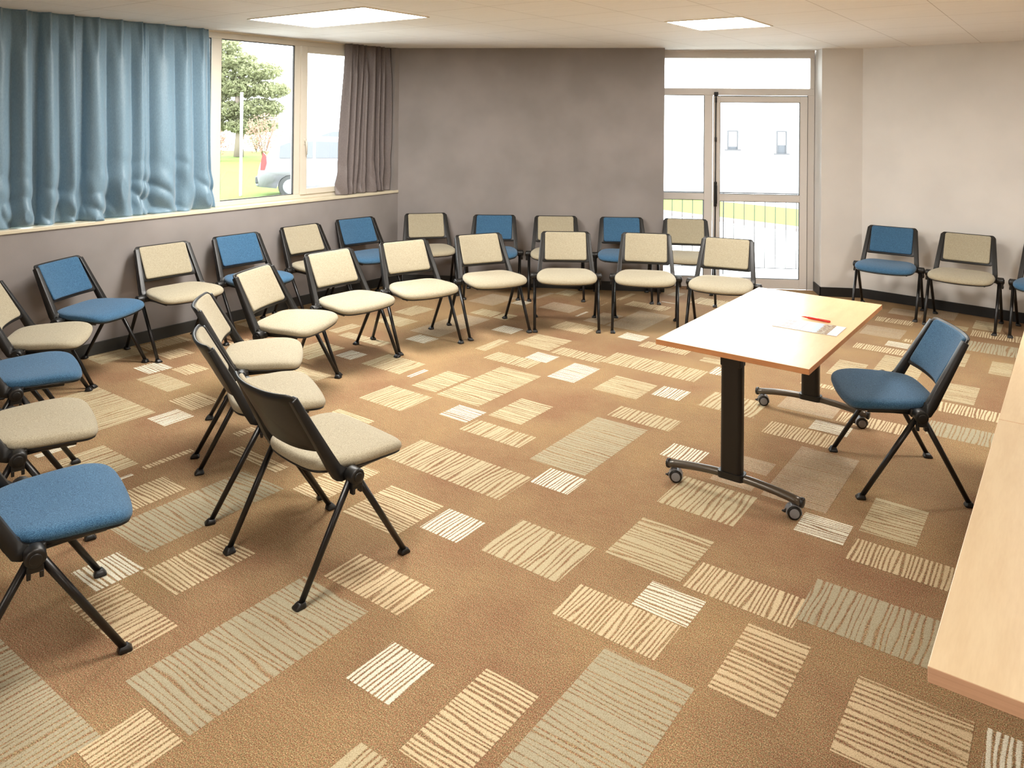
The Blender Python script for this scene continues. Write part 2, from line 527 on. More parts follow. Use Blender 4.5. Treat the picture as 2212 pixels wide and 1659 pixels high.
# carpet rectangles in metres: lines kind + direction, a0, a1, b0, b1
PATCHES = [
    ('Wb', -1.981, -1.778, 1.751, 1.970), ('Ga', -1.356, -1.020, 1.590, 2.390), ('Wa', -1.396, -1.167, 2.656, 2.841), ('Sb', -2.099, -1.702, 2.601, 2.907),
    ('Sa', -1.654, -1.304, 2.901, 3.262), ('Tb', -1.619, -1.187, 2.431, 2.650), ('Wb', -2.435, -2.213, 2.579, 2.783), ('Wb', -2.282, -2.056, 3.228, 3.420),
    ('Sb', -1.669, -1.284, 3.431, 3.760), ('Ta', -1.630, -1.414, 1.647, 2.062), ('Ua', -0.991, -0.766, 2.418, 2.824), ('Tb', -1.288, -0.852, 2.882, 3.084),
    ('Sb', -1.743, -1.607, 1.101, 1.601), ('Ga', -2.554, -2.175, 1.314, 2.031), ('Tb', -2.391, -2.173, 1.088, 1.292), ('Gb', -3.165, -2.387, -0.042, 1.158),
    ('Ub', -2.489, -2.064, 2.079, 2.276), ('Ta', -3.104, -2.851, 1.660, 2.013), ('Wa', -3.330, -3.122, 1.486, 1.679), ('Ub', -3.106, -2.675, 1.384, 1.566),
    ('Ga', -3.556, -3.226, 1.744, 2.437), ('Ta', -3.831, -3.618, 1.888, 2.156), ('Ta', -2.822, -2.471, 2.459, 2.783), ('Ta', -3.193, -2.975, 2.460, 2.848),
    ('Ta', -3.827, -3.405, 2.520, 2.604), ('Ta', -4.021, -3.954, 2.675, 2.807), ('Sb', -5.428, -4.687, 1.580, 2.580), ('Wb', -4.631, -4.436, 2.495, 2.687),
    ('Ta', -4.806, -4.535, 2.726, 2.936), ('Sb', -5.372, -4.956, 2.811, 2.983), ('Wa', -5.623, -5.404, 2.921, 3.098), ('Ta', -5.377, -5.169, 3.070, 3.240),
    ('Ta', -6.120, -5.937, 3.211, 3.565), ('Ta', -5.799, -5.600, 3.187, 3.388), ('Sb', -6.145, -5.889, 2.822, 3.182), ('Ta', -4.027, -3.981, 2.143, 2.414),
    ('Wb', -4.627, -4.571, 1.866, 2.062), ('Wb', -3.994, -3.966, 1.971, 2.071), ('Sb', -4.458, -4.078, 1.875, 2.153), ('Sb', -3.864, -3.479, 3.502, 3.797),
    ('Sa', -3.753, -3.532, 3.874, 4.256), ('Sa', -3.500, -3.137, 3.859, 4.564), ('Wa', -3.254, -3.033, 3.611, 3.808), ('Sb', -3.004, -2.566, 3.513, 3.690),
    ('Sb', -3.084, -2.294, 2.985, 3.270), ('Ta', -3.819, -3.494, 3.148, 3.297), ('Ta', -4.689, -4.343, 3.535, 3.680), ('Sb', -5.072, -4.768, 3.810, 4.172),
    ('Wb', -4.685, -4.504, 3.998, 4.166), ('Sb', -4.379, -3.981, 3.988, 4.269), ('Wb', -3.913, -3.868, 3.990, 4.175), ('Sb', -5.268, -5.146, 4.412, 4.689),
    ('Sb', -5.090, -4.580, 4.371, 4.494), ('Sb', -5.198, -4.864, 4.872, 5.106), ('Sb', -5.276, -5.033, 5.199, 5.511), ('Wb', -4.562, -4.349, 4.638, 4.811),
    ('Pa', -4.714, -4.382, 4.843, 5.551), ('Sb', -4.687, -4.435, 5.614, 5.806), ('Sa', -4.412, -4.255, 5.612, 5.807), ('Pa', -4.996, -4.677, 5.952, 6.357),
    ('Wb', -4.611, -4.450, 6.144, 6.303), ('Wb', -4.165, -3.946, 5.286, 5.466), ('Sb', -3.936, -3.834, 4.786, 5.114), ('Sa', -3.767, -3.427, 5.093, 5.441),
    ('Sb', -3.736, -3.315, 4.646, 4.833), ('Wa', -3.484, -3.279, 4.837, 5.021), ('Sb', -3.399, -2.968, 5.066, 5.241), ('Sb', -2.973, -2.210, 5.115, 5.389),
    ('Wa', -3.105, -2.879, 4.589, 4.964), ('Sa', -2.713, -2.381, 4.572, 4.907), ('Wb', -2.345, -2.143, 4.720, 4.920), ('Sb', -2.403, -1.982, 4.229, 4.415),
    ('Sa', -2.999, -2.747, 3.784, 4.137), ('Ga', -2.436, -2.090, 3.440, 4.172), ('Wb', -1.888, -1.673, 3.915, 4.099), ('Sb', -2.020, -1.645, 4.729, 5.027),
    ('Pa', -1.517, -1.325, 4.016, 4.177), ('Pa', -1.553, -1.332, 3.806, 3.897), ('Pa', -1.281, -0.971, 3.801, 4.497), ('Wa', -1.052, -0.837, 3.564, 3.761),
    ('Sa', -0.809, -0.574, 3.743, 4.114), ('Tb', -0.805, -0.082, 3.471, 3.668), ('Gb', -0.861, 1.139, 2.946, 3.252), ('Ua', -0.596, -0.256, 2.397, 2.774),
    ('Wb', -0.223, 0.577, 2.591, 2.774), ('Tb', -1.536, -1.137, 4.557, 4.758), ('Wa', -1.324, -1.104, 4.780, 4.945), ('Pa', -1.590, -1.243, 5.012, 5.291),
    ('Tb', -1.221, -0.829, 5.002, 5.180), ('Gb', -0.741, 0.097, 5.123, 5.369), ('Tb', -0.742, 0.003, 5.570, 5.761), ('Sa', -0.745, -0.552, 5.811, 6.202),
    ('Sa', -0.537, -0.397, 6.608, 6.965), ('Sa', -0.801, -0.695, 6.661, 7.051), ('Gb', -0.751, 0.002, 7.159, 7.485), ('Tb', -0.762, -0.097, 7.655, 7.872),
    ('Sa', -0.771, -0.553, 7.931, 8.263), ('Sa', -0.963, -0.797, 7.785, 7.944), ('Pa', -1.195, -0.936, 8.125, 8.472), ('Pa', -1.490, -1.207, 8.047, 8.302),
    ('Tb', -1.539, -1.222, 7.683, 7.856), ('Pa', -1.554, -1.228, 7.145, 7.487), ('Tb', -1.203, -1.083, 7.113, 7.204), ('Tb', -1.501, -1.097, 6.675, 6.836),
    ('Wa', -1.300, -1.127, 6.898, 7.057), ('Sa', -1.242, -0.937, 6.073, 6.623), ('Sa', -1.505, -1.295, 5.880, 6.274), ('Tb', -1.601, -1.360, 5.550, 5.630),
    ('Sa', -2.371, -2.127, 5.590, 5.703), ('Wb', -2.204, -2.066, 5.358, 5.541), ('Tb', -3.803, -3.436, 5.664, 5.918), ('Pa', -3.684, -3.463, 6.023, 6.398),
    ('Pa', -3.438, -3.107, 6.015, 6.670), ('Wa', -3.179, -2.963, 5.757, 5.933), ('Tb', -2.923, -2.516, 5.643, 5.806), ('Tb', -3.672, -3.248, 6.781, 6.972),
    ('Tb', -3.844, -3.791, 6.927, 7.264), ('Sb', -4.479, -4.291, 6.752, 6.975), ('Pb', -4.287, -3.930, 6.178, 6.453), ('Wb', -3.830, -3.802, 6.117, 6.323),
    ('Tb', -3.849, -3.829, 6.611, 6.763), ('Pb', -4.542, -4.488, 6.462, 6.764), ('Wa', -3.433, -3.268, 7.119, 7.142), ('Pa', -3.511, -3.379, 7.423, 7.600),
    ('Tb', -3.189, -2.842, 7.271, 7.538), ('Tb', -2.921, -2.818, 7.840, 7.976), ('Ta', -5.614, -5.553, 3.586, 3.852), ('Ta', -6.072, -5.904, 4.059, 4.269),
]

# ------------------------------------------------------------------ room shell
AL = -6.17                                   # plane of the left wall, carpet frame
C_LB = W(AL, 6.13)                           # corner left wall / dark wall
BE = Vector((1.415, 8.229, 0))               # free end of the dark wall
BE2 = Vector((1.445, 8.545, 0))
DR = Vector((3.082, 8.371, 0))               # right end of the door frame
CV = Vector((3.055, 8.117, 0))               # convex corner
RC = Vector((3.463, 8.062, 0))
RF = RC + Vector((0.752, -0.659, 0)) * 6.4
RFa, RFb = RF.x * CA - RF.y * SA, RF.x * SA + RF.y * CA
NR = W(RFa, -3.0)
NL = W(AL, -3.0)


def ab(p):
    return (p.x * CA - p.y * SA, p.x * SA + p.y * CA)


poly = [ab(p) for p in (NL, C_LB, BE, BE2, DR, CV, RC, RF, NR)]
fl = MB()
fl.bm.faces.new([fl.bm.verts.new((p[0], p[1], 0.0)) for p in poly])
mats = [M['carpet']]
slot = {}
for c_ in STRIPE:
    for d_ in 'ab':
        slot[c_ + d_] = len(mats)
        mats.append(M[c_ + d_])
for i, (k_, a0, a1, b0, b1) in enumerate(PATCHES):
    z = 0.0006 + i * 3e-6
    f = fl.bm.faces.new([fl.bm.verts.new(p) for p in ((a0, b0, z), (a1, b0, z), (a1, b1, z), (a0, b1, z))])
    f.material_index = slot[k_]
# the same motif goes on where the photograph does not reach
random.seed(11)
for i in range(90):
    a = random.uniform(-6.0, 4.0)
    b = random.uniform(-2.9, 7.5)
    p = W(a, b)
    if p.y > 0.9 and abs(p.x - (-0.03)) < 0.72 * p.y + 0.7:
        continue
    k_, wa_, wb_ = random.choice((('Wb', .21, .19), ('Sb', .40, .30), ('Tb', .42, .20), ('Ga', .34, .72), ('Ta', .22, .40)))
    z = 0.0012 + i * 3e-6
    f = fl.bm.faces.new([fl.bm.verts.new(q) for q in ((a, b, z), (a + wa_, b, z), (a + wa_, b + wb_, z), (a, b + wb_, z))])
    f.material_index = slot[k_]
for f in fl.bm.faces:
    if f.normal.z < 0:
        f.normal_flip()
me = bpy.data.meshes.new('floor')
fl.bm.normal_update()
for f in fl.bm.faces:
    if f.normal.z < 0:
        f.normal_flip()
fl.bm.to_mesh(me)
fl.bm.free()
for m in mats:
    me.materials.append(m)
floor = bpy.data.objects.new('floor', me)
COL.objects.link(floor)
floor.rotation_euler = (0, 0, -YAW)
tag(floor, 'brown carpet with scattered striped cream and sage rectangles', kind='structure')

# ceiling (with openings for the lit panels left solid: the panels hang a hair below)
cl = MB()
cl.prism([(p[0], p[1]) for p in poly], CEIL, CEIL + 0.12)
cl.box(AL - 0.24, AL, -3.0, 6.13, CEIL, CEIL + 0.12)
ceiling = cl.build('ceiling', M['ceiling'], rz=-YAW)
tag(ceiling, 'low ceiling of pale grained tiles with fine joints', kind='structure')


def wall(name, p0, p1, z0, z1, t, mat, label):
    """thick wall standing on the p0-p1 line, growing to the outside (left of p0->p1)"""
    d = (p1 - p0).normalized()
    n = Vector((-d.y, d.x, 0)) * t
    o = MB().prism([p[:2] for p in (p0, p1, p1 + n, p0 + n)], z0, z1).build(name, mat)
    return tag(o, label, kind='structure')


nA = Vector((CA, -SA, 0))
# left wall: parapet, solid part behind the camera, pier next to the corner (one mesh in the carpet frame)
lw = MB()
lw.box(AL - 0.24, AL, -3.0, 6.13, 0, 0.998)
lw.box(AL - 0.24, AL, -3.0, 0.90, 0.998, CEIL)
lw.box(AL - 0.24, AL, 6.065, 6.13, 0.998, CEIL)
lw.box(AL - 0.24, AL - 0.18, 0.90, 6.065, 2.588, CEIL)
wl = lw.build('wall_left', M['wall_taupe'], rz=-YAW)
tag(wl, 'taupe wall under the long window', kind='structure')
db = (BE - C_LB).normalized()
nb = Vector((-db.y, db.x, 0))
wb = MB().prism([p[:2] for p in (C_LB, BE, BE2, C_LB + nb * 0.3 - db * 0.35)], 0, CEIL).build('wall_back', M['wall_taupe'])
tag(wb, 'plain dark taupe wall between window and glass door', kind='structure')
# the reveal beside the door and the three cream walls
rv = MB().prism([p[:2] for p in (DR, DR + Vector((0.0, 0.14, 0)), RC + Vector((0.1, 0.3, 0)), RC, CV)], 0, CEIL)
tag(rv.build('wall_right_return', M['wall_cream']), 'narrow cream wall section beside the glass door', kind='structure')
wall('wall_right', RC, RF, 0, CEIL, 0.15, M['wall_cream'], 'cream wall behind the three chairs on the right')
wall('wall_near_right', RF, NR, 0, CEIL, 0.15, M['wall_cream'], 'cream wall on the near right side')
wall('wall_near', NR, NL, 0, CEIL, 0.15, M['wall_cream'], 'cream wall behind the camera')


def skirt(name, p0, p1, mat, label, h=0.094, t=0.014, e0=0.0, e1=0.0):
    d = (p1 - p0).normalized()
    n = Vector((d.y, -d.x, 0)) * t
    o = MB().prism([p[:2] for p in (p0 + n - d * e0, p1 + n + d * e1, p1, p0)], 0, h).build(name, mat)
    return tag(o, label, kind='structure')


skirt('baseboard_left', NL, C_LB, M['skirting_grey'], 'dark grey skirting along the window wall')
skirt('baseboard_back', C_LB, BE, M['skirting_grey'], 'dark skirting along the taupe back wall', e1=0.014)
skirt('baseboard_return', DR, CV, M['skirting'], 'short black skirting on the door reveal', e1=0.012)
skirt('baseboard_corner', CV, RC, M['skirting'], 'black skirting of the narrow cream wall')
skirt('baseboard_right', RC, RF, M['skirting'], 'black skirting behind the chairs on the right')

# sill and head trim of the long window
sl = MB().box(AL - 0.18, AL + 0.012, 0.9, 6.128, 0.998, 1.026, bevel=0.004)
tag(sl.build('trim_1', M['sill'], rz=-YAW), 'cream window sill on the taupe parapet', kind='structure')
hd = MB().box(AL - 0.16, AL - 0.122, 0.9, 6.065, 2.590, CEIL)
tag(hd.build('trim_2', M['panel_frame'], rz=-YAW), 'pale trim between window head and ceiling', kind='structure')

# ------------------------------------------------------------------ window_1 (long window of the left wall)
win = empty('window_1', W(0, 0, 0), -YAW, 'long white framed window over the sill', kind='structure')
AF = AL - 0.13                                # room face of the frames
fr = MB()
fr.box(AF - 0.05, AF, 0.90, 6.065, 2.538, 2.590, bevel=0.003)
fr.box(AF - 0.05, AF, 0.90, 6.065, 1.026, 1.070, bevel=0.003)
for b0, b1 in ((0.90, 0.97), (1.90, 2.00), (2.92, 3.02), (3.935, 4.035), (4.832, 4.895), (6.00, 6.065)):
    fr.box(AF - 0.05, AF, b0, b1, 1.070, 2.538, bevel=0.003)
fr.build('window_frame', M['pvc'], win)
gk = MB()
for b0, b1, z0, z1 in ((4.035, 4.832, 1.070, 2.538), (3.02, 3.935, 1.07, 2.538)):
    t = 0.007
    gk.box(AF - 0.030, AF - 0.010, b0, b0 + t, z0, z1)
    gk.box(AF - 0.030, AF - 0.010, b1 - t, b1, z0, z1)
    gk.box(AF - 0.030, AF - 0.010, b0, b1, z0, z0 + t)
    gk.box(AF - 0.030, AF - 0.010, b0, b1, z1 - t, z1)
gk.build('gasket', M['gasket'], win)
pn = MB()
for b0, b1 in ((0.97, 1.90), (2.00, 2.92), (3.02, 3.935), (4.035, 4.832)):
    pn.box(AF - 0.027, AF - 0.022, b0, b1, 1.07, 2.538)
pn.build('pane', M['glass'], win)
sash = MB()
sash.box(AF - 0.03, AF + 0.014, 4.901, 4.977, 1.062, 2.545, bevel=0.004)
sash.box(AF - 0.03, AF + 0.014, 5.92, 5.995, 1.062, 2.545, bevel=0.004)
sash.box(AF - 0.03, AF + 0.014, 4.977, 5.92, 2.475, 2.545, bevel=0.004)
sash.box(AF - 0.03, AF + 0.014, 4.977, 5.92, 1.062, 1.120, bevel=0.004)
so = sash.build('opening_sash', M['pvc'], win)
MB().box(AF - 0.012, AF - 0.007, 4.977, 5.92, 1.12, 2.475).build('pane', M['glass'], so)
hn = MB()
hn.box(AF + 0.014, AF + 0.024, 4.929, 4.953, 1.56, 1.63, bevel=0.004)
hn.cyl((AF + 0.024, 4.941, 1.595), (AF + 0.050, 4.941, 1.595), 0.009, bev=0.002)
hn.tube([(AF + 0.046, 4.941, 1.600), (AF + 0.052, 4.942, 1.56), (AF + 0.050, 4.945, 1.46)], 0.009, 12, rr=[0.010, 0.009, 0.007])
hn.build('sash_handle', M['pvc'], so)

# ------------------------------------------------------------------ door_1 (aluminium glazed door with side light and transom)
D0 = Vector((1.638, 8.517, 0))
door = empty('door_1', D0, math.radians(-5.8326), 'aluminium glass door with fixed side light and transom', kind='structure')
f = MB()
Y0, Y1 = 0.0, 0.06


def bar(mb, s0, s1, z0, z1, y0=0.0, y1=0.06):
    mb.box(s0, s1, y0, y1, z0, z1, bevel=0.004)


bar(f, -0.195, 1.441, 2.520, 2.600)
bar(f, -0.195, 1.441, 2.112, 2.188)
bar(f, 1.395, 1.441, 2.188, 2.520)
bar(f, 1.372, 1.441, 0.0, 2.112)
bar(f, 0.266, 0.356, 0.0, 2.112)
bar(f, -0.195, 0.266, 0.957, 1.030)
bar(f, -0.195, 0.266, 0.0, 0.112)
f.box(0.0 - 0.195, 1.441, -0.012, 0.07, 2.588, 2.604)
f.build('door_frame', M['aluminium'], door)
g1 = MB()
g1.box(-0.195, 1.395, 0.028, 0.034, 2.188, 2.520)
g1.box(-0.195, 0.266, 0.028, 0.034, 1.030, 2.112)
g1.box(-0.195, 0.266, 0.028, 0.034, 0.112, 0.957)
g1.build('pane', M['glass'], door)
lf = MB()
bar(lf, 0.362, 0.434, 0.006, 2.100, -0.012, 0.04)
bar(lf, 1.287, 1.366, 0.006, 2.100, -0.012, 0.04)
bar(lf, 0.434, 1.287, 2.036, 2.100, -0.012, 0.04)
bar(lf, 0.434, 1.287, 0.950, 1.026, -0.012, 0.04)
bar(lf, 0.434, 1.287, 0.006, 0.110, -0.012, 0.04)
leaf = lf.build('door_leaf', M['aluminium'], door)
g2 = MB()
g2.box(0.434, 1.287, 0.012, 0.018, 1.026, 2.036)
g2.box(0.434, 1.287, 0.012, 0.018, 0.110, 0.950)
g2.build('pane', M['glass'], leaf)
gs = MB()
for s0, s1, z0, z1 in ((0.434, 1.287, 1.026, 2.036), (0.434, 1.287, 0.110, 0.950)):
    t = 0.005
    gs.box(s0, s0 + t, -0.008, 0.02, z0, z1)
    gs.box(s1 - t, s1, -0.008, 0.02, z0, z1)
    gs.box(s0, s1, -0.008, 0.02, z0, z0 + t)
    gs.box(s0, s1, -0.008, 0.02, z1 - t, z1)
gs.build('gasket', M['gasket'], leaf)
gs = MB()
for s0, s1, z0, z1 in ((-0.195, 0.266, 1.03, 2.112), (-0.195, 0.266, 0.112, 0.957)):
    t = 0.005
    gs.box(s1 - t, s1, 0.004, 0.03, z0, z1)
    gs.box(s0, s1, 0.004, 0.03, z0, z0 + t)
    gs.box(s0, s1, 0.004, 0.03, z1 - t, z1)
gs.box(1.366, 1.372, 0.0, 0.03, 0, 2.108)
gs.box(0.356, 1.372, 0.0, 0.03, 2.101, 2.109)
gs.build('gasket', M['gasket'], door)
rod = MB()
rod.cyl((0.386, -0.022, 0.01), (0.386, -0.022, 2.13), 0.0065)
rod.box(0.366, 0.408, -0.040, -0.004, 2.108, 2.146, bevel=0.004)
rod.cyl((0.386, -0.026, 2.03), (0.386, -0.026, 2.085), 0.011, bev=0.003)
rod.cyl((0.386, -0.026, 1.60), (0.386, -0.026, 1.65), 0.011, bev=0.003)
rod.build('bolt_rod', M['black_plastic'], leaf)
hd = MB()
hd.box(0.370, 0.402, -0.045, -0.012, 0.885, 1.165, bevel=0.012)
hd.tube([(0.392, -0.045, 1.13), (0.392, -0.075, 1.12), (0.392, -0.078, 1.0), (0.392, -0.075, 0.93), (0.392, -0.045, 0.92)], 0.008, 12)
hd.build('bolt_handle', M['black_plastic'], leaf)

# ------------------------------------------------------------------ curtains
def curtain(name, mat, b0t, b1t, b0b, b1b, z0, z1, folds, amp, seed, label, deep=(), nz=110, nb=420, crumple=0.02):
    bm = bmesh.new()
    rows = []
    for j in range(nz + 1):
        t = j / nz                      # 0 = bottom
        z = z0 + (z1 - z0) * t
        row = []
        for i in range(nb + 1):
            s = i / nb
            b = (b0b + (b1b - b0b) * s) * (1 - t) + (b0t + (b1t - b0t) * s) * t
            lean = 0.10 * (1 - t) * noise.noise(Vector((s * 5 + seed, 0.3, seed)))
            u = s * folds + lean * 4 + 0.35 * noise.noise(Vector((s * folds * 0.7, seed, 0)))
            ph = u % 1.0
            k_ = int(math.floor(u))
            hh = 0.55 + 0.45 * noise.noise(Vector((k_ * 1.7, seed * 2.2, 5)))
            # a gathered pleat: pinched and narrow at the heading, a wide soft wave below
            soft = (0.5 - 0.5 * math.cos(2 * math.pi * ph)) ** 0.55
            pin = math.exp(-((ph - 0.5) / 0.10) ** 2)
            tt = min(1, max(0, (t - 0.80) / 0.2))
            dd = soft * (1 - 0.75 * tt) + pin * 0.75 * tt
            dd *= 0.35 + 0.65 * (0.4 + 1.1 * hh) * (1 - t * 0.35)
            dd += 0.30 * noise.noise(Vector((s * folds * 1.9, t * 1.4, seed + 7))) * (1 - tt)
            off = amp * dd + (0.022 if deep else 0.0)
            for (sc, wd, dp) in deep:
                off -= dp * math.exp(-((s + 0.01 * (1 - t) - sc) / wd) ** 2)
            if t < 0.34:
                q = (0.34 - t) / 0.34
                n1 = noise.noise(Vector((s * folds * 0.8 + 3, z * 3.2, seed)))
                n2 = abs(noise.noise(Vector((s * folds * 1.0 + z * 3.5, z * 4.5, seed + 3))))
                off += q * crumple * (1.6 * n1 + 2.0 * n2 - 0.4)
                b += 0.018 * q * n1
            off += 0.0012 * noise.noise(Vector((s * folds * 5, z * 7, seed + 9)))
            zz = z
            if t < 0.06:
                zz = z + (0.06 - t) * 0.35 * max(0, noise.noise(Vector((s * folds * 0.8, 2.0, seed)))) * (z1 - z0) * 0.6
            row.append(bm.verts.new((AL - 0.118 + min(max(off, 0.004), 0.135), b, zz)))
        rows.append(row)
    for j in range(nz):
        for i in range(nb):
            f_ = bm.faces.new((rows[j][i], rows[j][i + 1], rows[j + 1][i + 1], rows[j + 1][i]))
            f_.smooth = True
    me_ = bpy.data.meshes.new(name)
    bm.to_mesh(me_)
    bm.free()
    me_.materials.append(mat)
    o = bpy.data.objects.new(name, me_)
    COL.objects.link(o)
    o.rotation_euler = (0, 0, -YAW)
    s_ = o.modifiers.new('cloth', 'SOLIDIFY')
    s_.thickness = 0.0015
    return tag(o, label, 'curtain')


curtain('window_curtain', M['blue_satin'], 0.95, 3.88, 0.97, 3.925, 1.028, CEIL - 0.001, 17, 0.082, 3.3,
        'blue satin pleated curtain covering the left part of the window', deep=((0.532, 0.007, 0.08), (0.634, 0.009, 0.10), (0.80, 0.006, 0.03)), nb=620, crumple=0.052)
curtain('window_curtain', M['plum_satin'], 5.435, 6.03, 5.32, 6.05, 1.028, CEIL - 0.001, 7.5, 0.085, 8.1,
        'taupe satin curtain gathered beside the corner of the dark wall', deep=((0.45, 0.02, 0.03),), nb=260, crumple=0.022)

# ------------------------------------------------------------------ ceiling lights
def ceiling_light(a0, a1, b0, b1, label, mat='panel'):
    o = empty('ceiling_light', W((a0 + a1) / 2, (b0 + b1) / 2, CEIL), -YAW, label, 'ceiling light', 'lit panels set in the ceiling')
    hx, hy = (a1 - a0) / 2, (b1 - b0) / 2
    m = MB()
    t = 0.016
    for x0, x1, y0, y1 in ((-hx, hx, -hy, -hy + t), (-hx, hx, hy - t, hy), (-hx, -hx + t, -hy + t, hy - t), (hx - t, hx, -hy + t, hy - t)):
        m.box(x0, x1, y0, y1, -0.006, 0.0)
    m.build('frame', M['panel_frame'], o)
    m = MB()
    m.box(-hx + t, hx - t, -hy + t, hy - t, -0.003, -0.0005)
    m.build('diffuser', M[mat], o)
    return o


ceiling_light(-5.29, -3.97, 3.60, 4.255, 'wide lit ceiling panel near the window')
ceiling_light(-2.60, -1.985, 5.41, 6.10, 'small square lit ceiling panel in front of the glass door', 'panel_dim')
ceiling_light(-2.60, -1.985, 1.30, 1.985, 'square lit ceiling panel over the near carpet', 'panel_dim')
ceiling_light(-2.60, -1.985, -2.125, -1.44, 'square lit ceiling panel far behind the camera', 'panel_dim')
ceiling_light(0.12, 0.74, 5.41, 6.10, 'square lit ceiling panel added out of view at the right')  # unseen panel, added to light the right wall and the blue chair
ceiling_light(1.12, 1.74, 0.62, 1.30, 'square lit ceiling panel behind the camera', 'panel_dim')

# ------------------------------------------------------------------ chairs
WH, ZH = 0.287, 0.428


def catmull(ctrl, n):
    out = []
    for i in range(len(ctrl) - 1):
        p0 = ctrl[max(i - 1, 0)]
        p1, p2 = ctrl[i], ctrl[i + 1]
        p3 = ctrl[min(i + 2, len(ctrl) - 1)]
        for j in range(n):
            t = j / n
            out.append(tuple(0.5 * (2 * p1[k] + (p2[k] - p0[k]) * t + (2 * p0[k] - 5 * p1[k] + 4 * p2[k] - p3[k]) * t * t
                                    + (3 * p1[k] - p0[k] - 3 * p2[k] + p3[k]) * t ** 3) for k in (0, 1)))
    out.append(ctrl[-1])
    return out


SEAT_CTRL = [(0.0, -0.126), (0.06, -0.125), (0.12, -0.121), (0.165, -0.109), (0.198, -0.085), (0.222, -0.047), (0.240, 0.0),
             (0.254, 0.06), (0.262, 0.12), (0.264, 0.18), (0.261, 0.225), (0.249, 0.265), (0.222, 0.292), (0.18, 0.306),
             (0.12, 0.313), (0.06, 0.3165), (0.0, 0.3175)]


def seat_outline():
    half = catmull(SEAT_CTRL, 3)
    return half + [(-x, y) for (x, y) in reversed(half[1:-1])]


def seat_z(x, y):
    z = 0.0
    if y > 0.15:
        z -= 0.75 * (y - 0.15) ** 2
    z += 0.035 * max(0.0, 0.05 - y)
    z += 0.006 * (abs(x) / 0.25) ** 2
    return z


def seat_mesh(blue):
    m = MB()
    base = seat_outline()
    cy = 0.07
    rings = []
    for (sc, z) in ((0.93, 0.4330), (0.965, 0.4345), (0.985, 0.4390), (0.997, 0.4450), (1.0, 0.4515), (0.996, 0.4580), (0.984, 0.4645),
                    (0.960, 0.4700), (0.925, 0.4740), (0.87, 0.4770), (0.78, 0.4790), (0.6, 0.4802), (0.35, 0.4806), (0.1, 0.4807)):
        rings.append([Vector((x * sc, cy + (y - cy) * sc, z + seat_z(x * sc, cy + (y - cy) * sc))) for x, y in base])
    m.ring_loft(rings)
    return m


def back_pt(x, t, n):
    """point on the leaning, curved back: x across, t metres up the upright, n metres towards the sitter"""
    p0 = Vector((0, -0.050, 0.452))
    d = Vector((0, -0.1917, 0.338))
    L = d.length
    d.normalize()
    nn = Vector((0, d.z, -d.y))
    c = 0.048 * (1 - min(1.0, abs(x) / 0.225) ** 2.4)
    p = p0 + d * t + nn * n + Vector((0, -0.985, -0.17)) * c
    p.x = x
    return p


BL = Vector((0, -0.1917, 0.338)).length      # length of the uprights


def slab(m, hx, t0, t1, r, n0, n1, levels, taper=0.0):
    """rounded rectangular sheet following the curved back, front and back skins gridded through rings"""
    cx, ct = 0.0, (t0 + t1) / 2
    out = rounded(hx, (t1 - t0) / 2, r, 6)
    # densify so that the curve shows
    dn = []
    for i, p in enumerate(out):
        q = out[(i + 1) % len(out)]
        dist = math.hypot(q[0] - p[0], q[1] - p[1])
        k_ = max(1, int(dist / 0.02))
        for j in range(k_):
            dn.append((p[0] + (q[0] - p[0]) * j / k_, p[1] + (q[1] - p[1]) * j / k_))
    rings = []
    for sc, n in levels:
        ring = []
        for (x, y) in dn:
            sx = 1 - (1 - sc) * 0.6 if hx > 0.1 else sc
            ring.append(back_pt(x * sc, ct + y * sc, n0 + (n1 - n0) * n))
        rings.append(ring)
    m.ring_loft(rings)
    return m


def backpad_mesh():
    m = MB()
    slab(m, 0.191, BL * 0.285, BL - 0.007, 0.021, 0.006, 0.026,
         ((0.05, 0.0), (0.4, 0.0), (0.75, 0.0), (0.97, 0.0), (0.99, 0.15), (1.0, 0.4), (0.992, 0.72), (0.97, 0.92), (0.93, 1.0), (0.75, 1.04), (0.4, 1.06), (0.05, 1.06)))
    return m


